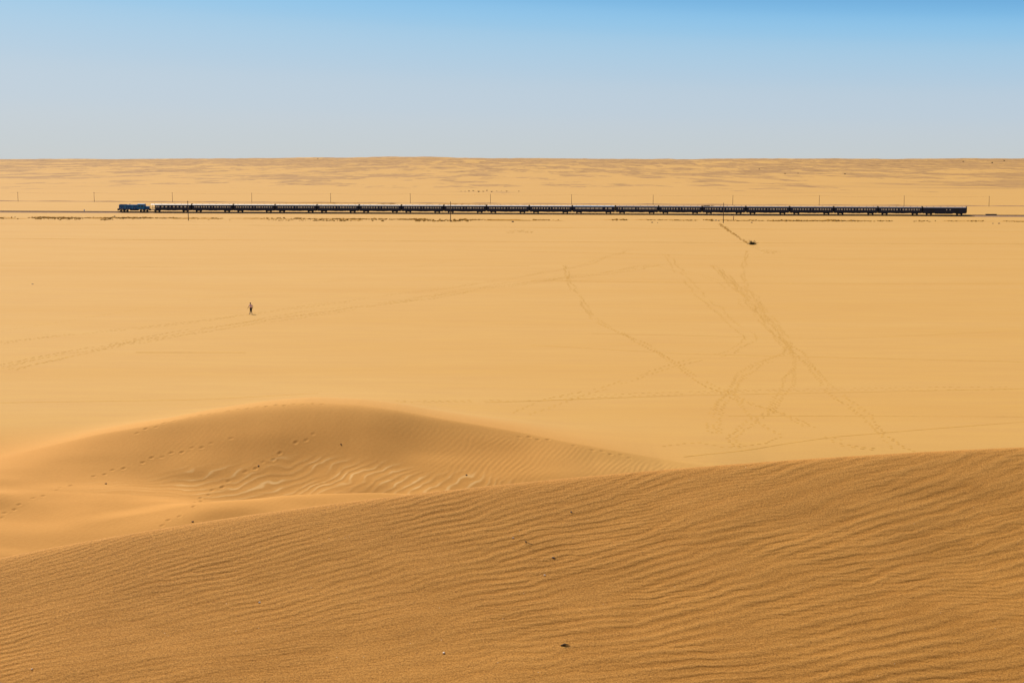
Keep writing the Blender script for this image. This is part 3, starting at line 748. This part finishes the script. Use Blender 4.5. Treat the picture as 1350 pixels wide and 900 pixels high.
# ------------------------------------------------------------------ berms of old vehicle tracks on the plain, scrub bank
def ridge(name, pts, width, height, mat, seed, rough=.5, step=1.2, kind='structure', prof=((-1, 0), (-.45, .8), (0, 1), (.45, .8), (1, 0)), thr=None):
    line = smooth_line(np.array([[p_[0], p_[1]] for p_ in pts]), step)
    tg = np.gradient(line, axis=0); tg /= np.hypot(*tg.T)[:, None]; nr = np.stack([-tg[:, 1], tg[:, 0]], -1)
    s = np.arange(len(line)) * step
    line = line + nr * (fbm(s / 40, s * 0, 3, seed) * width * .8)[:, None]
    hh = np.clip(1 + rough * 1.6 * fbm(s / 9, s * 0, 4, seed + 5, .65), .02, None)
    if thr is not None: hh = hh * sstep(thr, thr + .25, fbm(s / 22, s * 0 + 4, 3, seed + 9, .6))
    z0 = base_height(line[:, 0], line[:, 1]); V = []
    for j, (o_, zz) in enumerate(prof):
        q = line + nr * (o_ * width / 2 * (1 + .3 * fbm(s / 3, s * 0 + j, 2, seed + 20)))[:, None]
        jit = 1 + (.35 * rough * fbm(s / 1.5, s * 0 + 3 * j, 2, seed + 30) if zz > 0 else 0)
        V.append(np.stack([q[:, 0], q[:, 1], z0 + (zz * height * hh * jit if zz > 0 else -.04 + 0 * s)], -1))
    V = np.stack(V, 1); m_ = len(prof); mb = MB()
    mb.add(V.reshape(-1, 3).tolist(), [(i * m_ + k, (i + 1) * m_ + k, (i + 1) * m_ + k + 1, i * m_ + k + 1) for i in range(len(line) - 1) for k in range(m_ - 1)])
    return tag(mb.build(name, mat, smooth=True), kind=kind)
def gpts(pl): return [on_plane(a, b_) for a, b_ in pl]
TRK = [([(-150, 313.6), (0, 314.4), (350, 316.6), (700, 318.8), (1250, 321.6), (1500, 323)], .9, .13), ([(-150, 294.6), (0, 295.2), (400, 297.5), (800, 300.5), (1350, 305), (1500, 306)], 1.2, .13),
       ([(700, 371), (1000, 373.5), (1350, 374), (1500, 374)], .7, .07), ([(600, 330), (1100, 341), (1500, 342)], .7, .055), ([(-100, 350), (300, 352), (700, 351)], .6, .04),
       ([(180, 464), (330, 464.5)], .5, .05), ([(640, 531), (900, 521), (1350, 512), (1500, 510)], .4, .035), ([(960, 548), (1350, 549), (1500, 550)], .35, .03),
       ([(700, 455), (900, 466), (1500, 480)], .35, .03), ([(900, 600), (1100, 575), (1350, 556), (1500, 548)], .35, .03), ([(780, 440), (1100, 447), (1350, 436)], .3, .025),
       ([(0, 531), (260, 527), (420, 520)], .35, .02)]
for i, (pl, wd, ht) in enumerate(TRK):
    ridge('tyre_track', gpts(pl), wd, ht * .5, M['berm'], 100 + i * 7, .5, 1.0 if ht > .06 else .7)
# broken line of scrubby hummocks in front of the track
for i, (pl, wd, ht, th) in enumerate([([(-120, 286.0), (0, 286.6), (300, 288.3), (600, 289.6), (1000, 290.6), (1350, 292), (1480, 292.6)], 3.4, .24, -.12),
                                  ([(-120, 287.5), (200, 288.6), (500, 290.5), (760, 291.2)], 2.2, .22, .10), ([(0, 264.8), (300, 267), (640, 269.6)], 3.5, .28, .05)]):
    ridge('scrub_bank', gpts(pl), wd, ht, M['bank'], 300 + i * 11, 1.0, .45, 'stuff', thr=th)

# low dry tufts crowding along the hummocks
def tuft_line(pl, n_, seed, thr, spread):
    rg = random.Random(seed); mb = MB(); pts = smooth_line(np.array([[p_.x, p_.y] for p_ in gpts(pl)]), .5)
    sN = np.arange(len(pts)) * .5; den = fbm(sN / 17, sN * 0 + seed, 4, 400 + seed, .62); big = fbm(sN / 6, sN * 0 + 9, 3, 420 + seed)
    k_ = 0
    while k_ < n_:
        i = rg.randrange(len(pts))
        if den[i] < thr and rg.random() > .03: continue
        x, y = pts[i] + np.array([rg.gauss(0, .6), rg.gauss(0, spread) + 3.0 * vnoise(sN[i] / 15, 0.0, 433)]); r_ = rg.uniform(.25, .7) * (1 + .5 * big[i]); hh = rg.uniform(.10, .42) * (1 + .8 * big[i])
        z = -.03; n = 7; ring = [(x + r_ * rg.uniform(.6, 1.3) * math.cos(2 * math.pi * j / n), y + r_ * rg.uniform(.6, 1.3) * math.sin(2 * math.pi * j / n), z) for j in range(n)]
        ring2 = [(a + (x - a) * .45, b + (y - b) * .45, hh * rg.uniform(.6, 1.1)) for a, b, _ in ring]
        mb.add(ring + ring2 + [(x, y, hh)], [(j, (j + 1) % n, n + (j + 1) % n, n + j) for j in range(n)] + [(n + j, n + (j + 1) % n, 2 * n) for j in range(n)]); k_ += 1
    return tag(mb.build('dry_tufts', M['tuft']), kind='stuff')
tuft_line([(-120, 286.0), (0, 286.8), (300, 288.3), (600, 289.8), (1000, 291.0), (1350, 292.3), (1480, 292.6)], 2300, 1, -.05, 2.6)
tuft_line([(-60, 288.2), (300, 290.2), (760, 292.5)], 260, 2, .18, 3.5)
tuft_line([(440, 268.3), (700, 270.6)], 160, 3, .1, 2.0)
# disturbed ground from the right pole to the bush
def clods(name, pl, wid_px, n_, hmin, hmax, seed, mat, label=None):
    rg = random.Random(seed); mb = MB()
    pts = smooth_line(np.array(pl, float), .5)
    for _ in range(n_):
        a, b_ = pts[rg.randrange(len(pts))]
        q = on_plane(a + rg.gauss(0, wid_px), b_ + rg.gauss(0, wid_px * .35)); r_ = rg.uniform(.15, .45); hh = rg.uniform(hmin, hmax)
        k = 6; ring = [(q.x + r_ * rg.uniform(.7, 1.3) * math.cos(2 * math.pi * j / k), q.y + r_ * rg.uniform(.7, 1.3) * math.sin(2 * math.pi * j / k), gz_plain - .03) for j in range(k)]
        mb.add(ring + [(q.x + rg.uniform(-.05, .05), q.y, hh)], [(j, (j + 1) % k, k) for j in range(k)])
    return tag(mb.build(name, mat), kind='stuff')
gz_plain = 0.0
clods('churned_sand', [(949, 295), (958, 302), (968, 309), (978, 316), (985, 320)], 1.3, 260, .05, .20, 1, M['bank'])
clods('churned_sand', [(992, 326), (1005, 331), (1025, 333)], 3.5, 120, .02, .09, 2, M['berm'])
clods('churned_sand', [(670, 306), (690, 304), (700, 306)], 3, 40, .03, .1, 3, M['berm'])

# footprints over the plain (uncountable)
fx = np.array([q[0] for q in prints]); fy = np.array([q[1] for q in prints]); fz = base_height(fx, fy)
V = []; Fc = []
for (x, y, tx, ty, s), z in zip(prints, fz):
    d = math.hypot(x, y); L_ = .17; W_ = .11; H_ = .019 * s
    k0 = len(V)
    for j in range(8):
        a = 2 * math.pi * j / 8; V.append((x + L_ * 1.5 * math.cos(a) * tx - W_ * 1.6 * math.sin(a) * ty, y + L_ * 1.5 * math.cos(a) * ty + W_ * 1.6 * math.sin(a) * tx, z - .02))
    for j in range(8):
        a = 2 * math.pi * j / 8; rr = random.uniform(.75, 1.25); V.append((x + L_ * math.cos(a) * tx - W_ * math.sin(a) * ty, y + L_ * math.cos(a) * ty + W_ * math.sin(a) * tx, z + H_ * rr))
    V.append((x, y, z - .015 + .02))
    for j in range(8):
        j2 = (j + 1) % 8; Fc.append((k0 + j, k0 + j2, k0 + 8 + j2, k0 + 8 + j)); Fc.append((k0 + 8 + j, k0 + 8 + j2, k0 + 16))
mb = MB(); mb.v = V; mb.f = Fc
tag(mb.build('footprint_trails', M['berm']), kind='stuff')
print('prints', len(prints))

# ------------------------------------------------------------------ the bush
def bush(name, loc, w_, h_, stems=26, leaves=320, seed=0, spiky=True):
    rg = random.Random(seed); root = empty(name, loc); sm = MB(); lf = MB()
    for k in range(stems):
        a = rg.uniform(0, 2 * math.pi); up = rg.uniform(.15, 1.0); ln = rg.uniform(.5, 1.0)
        hx = math.cos(a) * w_ / 2 * ln * (1 - up * .65); hy = math.sin(a) * w_ / 2 * ln * (1 - up * .65); hz = h_ * up * ln
        pts = [(0.1 * hx, .1 * hy, -.1), (.45 * hx, .45 * hy, hz * .45), (hx, hy, hz)]
        sm.tube(pts, [.05, .035, .012], 5)
        for _ in range(leaves // stems):
            t = rg.uniform(.05, 1) ** .8; c0 = Vector((hx * t, hy * t, hz * t)) + Vector((rg.gauss(0, .16), rg.gauss(0, .16), rg.gauss(0, .05)))
            dr = Vector((hx, hy, hz)).normalized() * .22 + Vector((rg.gauss(0, .12), rg.gauss(0, .12), rg.gauss(0, .08))); sd_ = dr.cross(Vector((rg.random(), rg.random(), rg.random()))).normalized() * .05
            c0.z = max(c0.z, .04); lf.add([c0 - sd_, c0 + sd_, c0 + dr], [(0, 1, 2)])
    sm.build('stems', M['scrub'], root); lf.build('foliage', M['leaf'], root); return root
q = on_plane(991.5, 322.5)
tag(bush('desert_bush', q, 4.6, 1.55, 34, 800, 4), 'dark spiky desert bush alone on the sand below the right-hand pole', 'bush')
# small far scrub, a dark dotted line beyond the road, and others on the hill foot
far_b = [(x, 252.6 + random.uniform(-1.2, 1.2) + (x - 640) * .01) for x in (608, 613, 618, 624, 631, 637, 642, 648, 655, 661, 668, 684)] 
pb = bush('scrub_clump', (0, 0, 0), 3.2, 1.4, 12, 160, 9)
gp = project([a for a, _ in far_b], [b_ for _, b_ in far_b], 900, 3000, 600)
for i, (x, y) in enumerate(gp):
    o = pb if i == 0 else copy_tree(pb); o.location = (x, y, gz(x, y)); sc_ = random.uniform(.5, 1.3); o.scale = (sc_ * 1.3, sc_, sc_); o.rotation_euler.z = random.uniform(0, 6)
    tag(o, 'tiny dark scrub clump in the dotted row on sand beyond the train' if i < 11 else 'small scrub clump alone just right of the dotted row beyond the train', 'scrub', 'scrub clumps beyond the middle of the train' if i < 11 else None)
    if i == 11 and 'group' in o: del o['group']
hb = [(1035, 229.5, 3), (1052, 229, 2.2), (1114, 230, 3), (1270, 213.5, 5), (1308, 215, 5), (1324, 212.5, 5), (1001, 223.5, 3), (419, 209.8, 4)]
gp = project([a[0] for a in hb], [a[1] for a in hb], 1200, 9000, 1500)
hl_ = ['at the foot of the far hills, right of the pale diagonal track', 'on the hill foot just right of the diagonal track\'s scrub', 'at the foot of the right-hand hills', 'high on the right-hand hills, leftmost of three', 'high on the right-hand hills, middle of three', 'high on the right-hand hills, rightmost of three', 'on the hills left of the pale diagonal track', 'on the skyline left of the centre']
for i, ((x, y), (_, _, s_)) in enumerate(zip(gp, hb)):
    o = copy_tree(pb); o.location = (x, y, gz(x, y)); o.scale = (s_, s_ * .8, s_ * .8)
    tag(o, 'dark scrub patch ' + hl_[i], 'scrub', 'scrub on the far hills')

# ------------------------------------------------------------------ stones
def stone(name, loc, w_, d_, h_, mat, seed, rz=0.0):
    bm = bmesh.new(); bmesh.ops.create_icosphere(bm, subdivisions=2, radius=1); rg = random.Random(seed); ph = [rg.uniform(0, 6) for _ in range(6)]
    for v in bm.verts:
        c_ = v.co; k = 1 + .16 * math.sin(3 * c_.x + ph[0]) * math.cos(2.5 * c_.y + ph[1]) + .10 * math.sin(5 * c_.z + 4 * c_.x + ph[2]); v.co = Vector((c_.x * w_ / 2 * k, c_.y * d_ / 2 * k, c_.z * h_ / 2 * k))
    me = bpy.data.meshes.new(name); bm.to_mesh(me); bm.free(); me.materials.append(mat)
    o = bpy.data.objects.new(name, me); col.objects.link(o); o.location = loc; o.rotation_euler.z = rz; return o
pl_st = [(676, 292.8, .9, 'small dark stone on the sand in front of the middle of the train'), (944, 291.0, .9, 'dark stone at the hummock line just left of the right-hand pole'), (947.5, 291.2, .8, 'second dark stone left of the right-hand pole, the one nearer the pole'),
         (991, 293.6, .6, 'small dark stone right of the rust red post'), (1125, 291.6, .8, 'dark stone on the hummock line below the rear coaches'), (1309, 294.8, .6, 'left one of two small stones at the far right below the dark block'), (1317, 294.9, .7, 'right one of two small stones at the far right below the dark block'),
         (859.8, 293.8, .8, 'small dark stone below the dining coach'), (867, 294, .5, 'smaller dark stone below the joint right of the dining coach'), (43, 375, .35, 'tiny dark stone alone on the open sand at the left'), (66, 280, .7, 'small stone between the track and the hummocks left of the locomotive'), (151, 285.6, .8, 'dark stone on the hummock line below the locomotive front')]
for i, (a, b_, s_, lb) in enumerate(pl_st):
    q = on_plane(a, b_); tag(stone('stone', (q.x, q.y, s_ * .15), s_ * 1.2, s_, s_ * .7, M['stone'], i, i), lb, 'stone')
def near_pt(px, py):
    d = rays([px], [py])[0]; t = np.linspace(10.5, 18.5, 3000); z = base_height(d[0] * t, t) - (CAM_Z + d[2] * t); k = int(np.argmax(z > 0)); return Vector((d[0] * t[k], t[k], CAM_Z + d[2] * t[k]))
for i, (a, b_, w_, lb, mt) in enumerate([(729.5, 735.2, .024, 'small black pebble on the rippled dune, right of centre', 'stone'), (585, 860.5, .022, 'white pebble low on the near dune, left of the long twig', 'pale'), (718, 758, .015, 'tiny white pebble below the black pebble on the near dune', 'pale'),
                                       (342, 794, .018, 'pale pebble on the left part of the near dune', 'pale'), (753, 675, .02, 'tiny dark pebble just below the near dune\'s crest', 'stone'), (676.5, 709, .014, 'tiny white pebble left of the small curved twig', 'pale'), (42, 882, .015, 'tiny white pebble near the lower left corner', 'pale')]):
    q = near_pt(a, b_); tag(stone('pebble', q + Vector((0, 0, .004)), w_ * 1.5, w_, w_ * .7, M[mt], 40 + i, i * 1.3), lb, 'pebble')
q = near_pt(745, 851); mb = MB(); mb.tube([q + Vector((-.045, 0, .004)), q + Vector((-.01, .004, .014)), q + Vector((.045, .001, .010))], [.003, .010, .003], 7)
tag(mb.build('seed_pod', M['scrub'], smooth=True), 'dark thin seed pod lying on the lower part of the near dune', 'seed pod')
q = near_pt(694, 715); mb = MB(); mb.tube([q + Vector((.012, .03, .004)), q + Vector((-.012, .01, .012)), q + Vector((-.01, -.01, .01)), q + Vector((.03, -.05, .006)), q + Vector((.062, -.08, .004))], .0035, 5)
tag(mb.build('curved_twig', M['scrub'], smooth=True), 'tiny curved dark twig stuck in the rippled sand left of the black pebble', 'twig')
for i, (a, b_, lb) in enumerate([(139.5, 637.5, 'small dark stone in the hollow beside the left footprints'), (340.8, 614, 'dark stone on the upper edge of the pale ripples'), (449.5, 585.5, 'small dark stone on the shaded face of the middle dune'), (254, 687.5, 'small dark stone near the near dune crest at the left'), (615, 626, 'small stick-like stone on the ripples at the right of the hollow')]):
    gx, gy = project([a], [b_], 80, 140, 800)[0]; tag(stone('stone', (gx, gy, gz(gx, gy) + .02), .16, .11, .09, M['pod'], 60 + i, i), lb, 'stone') if True else None

# ------------------------------------------------------------------ the person (facing -Y local, i.e. towards the camera)
def skin_mesh(name, verts, edges, radii, mat, sub=2, root=0):
    me = bpy.data.meshes.new(name); me.from_pydata(verts, edges, []); o = bpy.data.objects.new(name, me); col.objects.link(o)
    m_ = o.modifiers.new('s', 'SKIN'); m_.use_smooth_shade = True
    for i, r_ in enumerate(radii):
        sv = me.skin_vertices[0].data[i]; sv.radius = r_ if isinstance(r_, tuple) else (r_, r_); sv.use_root = (i == root)
    ms = o.modifiers.new('u', 'SUBSURF'); ms.levels = sub; ms.render_levels = sub
    dg = bpy.context.evaluated_depsgraph_get(); dg.update(); nm = bpy.data.meshes.new_from_object(o.evaluated_get(dg)); nm.name = name
    nm.materials.clear(); nm.materials.append(mat); o.modifiers.clear(); o.data = nm
    nm.polygons.foreach_set('use_smooth', [True] * len(nm.polygons)); return o
J = dict(pel=(0, 0, .93), sp1=(-.01, -.01, 1.08), sp2=(-.02, -.03, 1.24), ch=(-.03, -.04, 1.38), nk=(-.045, -.05, 1.49), hd0=(-.055, -.07, 1.58), hd1=(-.06, -.08, 1.70),
         shl=(-.20, -.04, 1.41), ell=(-.36, -.01, 1.18), wrl=(-.48, -.09, .93), shr=(.14, -.05, 1.41), elr=(.34, .02, 1.19), wrr=(.36, -.13, .98),
         hpl=(-.09, 0, .90), knl=(-.06, -.10, .50), anl=(-.10, -.16, .10), tol=(-.12, -.33, .04), hpr=(.09, 0, .90), knr=(.06, .01, .50), anr=(.07, .17, .13), tor=(.08, .05, .03))
names = list(J); idx = {k: i for i, k in enumerate(names)}
E = [('pel', 'sp1'), ('sp1', 'sp2'), ('sp2', 'ch'), ('ch', 'nk'), ('nk', 'hd0'), ('hd0', 'hd1'), ('ch', 'shl'), ('shl', 'ell'), ('ell', 'wrl'), ('ch', 'shr'), ('shr', 'elr'), ('elr', 'wrr'), ('pel', 'hpl'), ('hpl', 'knl'), ('knl', 'anl'), ('anl', 'tol'), ('pel', 'hpr'), ('hpr', 'knr'), ('knr', 'anr'), ('anr', 'tor')]
Rr = dict(pel=.13, sp1=.12, sp2=.13, ch=.13, nk=.055, hd0=.085, hd1=.092, shl=.062, ell=.045, wrl=.030, shr=.062, elr=.045, wrr=.030, hpl=.095, knl=.06, anl=.04, tol=.035, hpr=.095, knr=.06, anr=.04, tor=.035)
V = [J[k] for k in names]; ED = [(idx[a], idx[b_]) for a, b_ in E]; RD = [Rr[k] for k in names]
for wr, el, sg in (('wrl', 'ell', 1), ('wrr', 'elr', -1)):        # hands: palm and five fingers
    w0 = Vector(J[wr]); dr = (w0 - Vector(J[el])).normalized(); sd_ = Vector((0, -1, 0)); sd_ = (sd_ - dr * sd_.dot(dr)).normalized()
    palm = w0 + dr * .07; V.append(tuple(palm)); RD.append((.040, .018)); ip = len(V) - 1; ED.append((idx[wr], ip))
    nrm_ = dr.cross(sd_)
    for k, ln in enumerate((.072, .082, .076, .060)):
        b0 = palm + sd_ * (.030 - .020 * k) + dr * .02; m1 = b0 + dr * ln * .5 + nrm_ * .006 * sg; m2 = b0 + dr * ln + nrm_ * .024 * sg
        for q_ in (b0, m1, m2): V.append(tuple(q_)); RD.append(.0088)
        n0 = len(V) - 3; ED += [(ip, n0), (n0, n0 + 1), (n0 + 1, n0 + 2)]
    t0 = w0 + dr * .03 + sd_ * .03; t1 = t0 + dr * .035 + sd_ * .025; 
    for q_ in (t0, t1): V.append(tuple(q_)); RD.append(.0105)
    ED += [(ip, len(V) - 2), (len(V) - 2, len(V) - 1)]
person = skin_mesh('person', V, ED, RD, M['skin'], 2, 0)
def sub_skin(name, keys, edges, grow, mat, over=None):
    over = over or {}
    vs = [over.get(k, J.get(k)) for k in keys]; ii = {k: i for i, k in enumerate(keys)}
    o = skin_mesh(name, vs, [(ii[a], ii[b_]) for a, b_ in edges], [grow.get(k, Rr.get(k, .05) + .016) for k in keys], mat, 2, 0); o.parent = person; return o
mid = lambda a, b_, t: tuple(Vector(J[a]).lerp(Vector(J[b_]), t))
sub_skin('shirt', ['pel', 'sp1', 'sp2', 'ch', 'nk0', 'shl', 'sl', 'shr', 'sr'], [('pel', 'sp1'), ('sp1', 'sp2'), ('sp2', 'ch'), ('ch', 'nk0'), ('ch', 'shl'), ('shl', 'sl'), ('ch', 'shr'), ('shr', 'sr')],
         {'sl': .068, 'sr': .068, 'nk0': .075, 'sp2': .155, 'ch': .155, 'sp1': .15, 'pel': .15}, M['shirt'], {'sl': mid('shl', 'ell', .6), 'sr': mid('shr', 'elr', .6), 'nk0': mid('ch', 'nk', .55), 'pel': (0, 0, 1.0)})
sub_skin('trousers', ['pel', 'hpl', 'knl', 'cl', 'hpr', 'knr', 'cr'], [('pel', 'hpl'), ('hpl', 'knl'), ('knl', 'cl'), ('pel', 'hpr'), ('hpr', 'knr'), ('knr', 'cr')], {'pel': .148, 'cl': .064, 'cr': .064, 'hpl': .112, 'hpr': .112, 'knl': .08, 'knr': .08}, M['trousers'], {'cl': mid('knl', 'anl', .88), 'cr': mid('knr', 'anr', .88)})
for a, t in (('anl', 'tol'), ('anr', 'tor')): sub_skin('shoe', ['an', 'mid', 'to'], [('an', 'mid'), ('mid', 'to')], {'an': .068, 'mid': .062, 'to': .055}, M['shoe'], {'an': J[a], 'mid': mid(a, t, .55), 'to': J[t]})
hr = stone('hair', (-.06, -.062, 1.70), .205, .225, .23, M['hair'], 3); hr.parent = person
nose = Vector(J['hd0'])
fc = MB(); fc.tube([(-.06, -.155, 1.66), (-.06, -.185, 1.625), (-.06, -.16, 1.612)], [.010, .016, .010], 6); fc.build('nose', M['skin'], person, True)
for sx in (-1, 1): e_ = stone('eye', (-.06 + sx * .032, -.158, 1.662), .026, .014, .014, M['hair'], 5); e_.parent = person
mo = MB(); mo.tube([(-.085, -.158, 1.578), (-.06, -.164, 1.575), (-.035, -.158, 1.578)], .006, 5); mo.build('mouth', M['shirt'], person)
q = project([331], [414], 100, 400, 500)[0]
person.location = (q[0], q[1], gz(q[0], q[1])); person.rotation_euler.z = R(-18)
tag(person, 'person in a pinkish lilac T-shirt and dark trousers walking alone on the open sand', 'person')
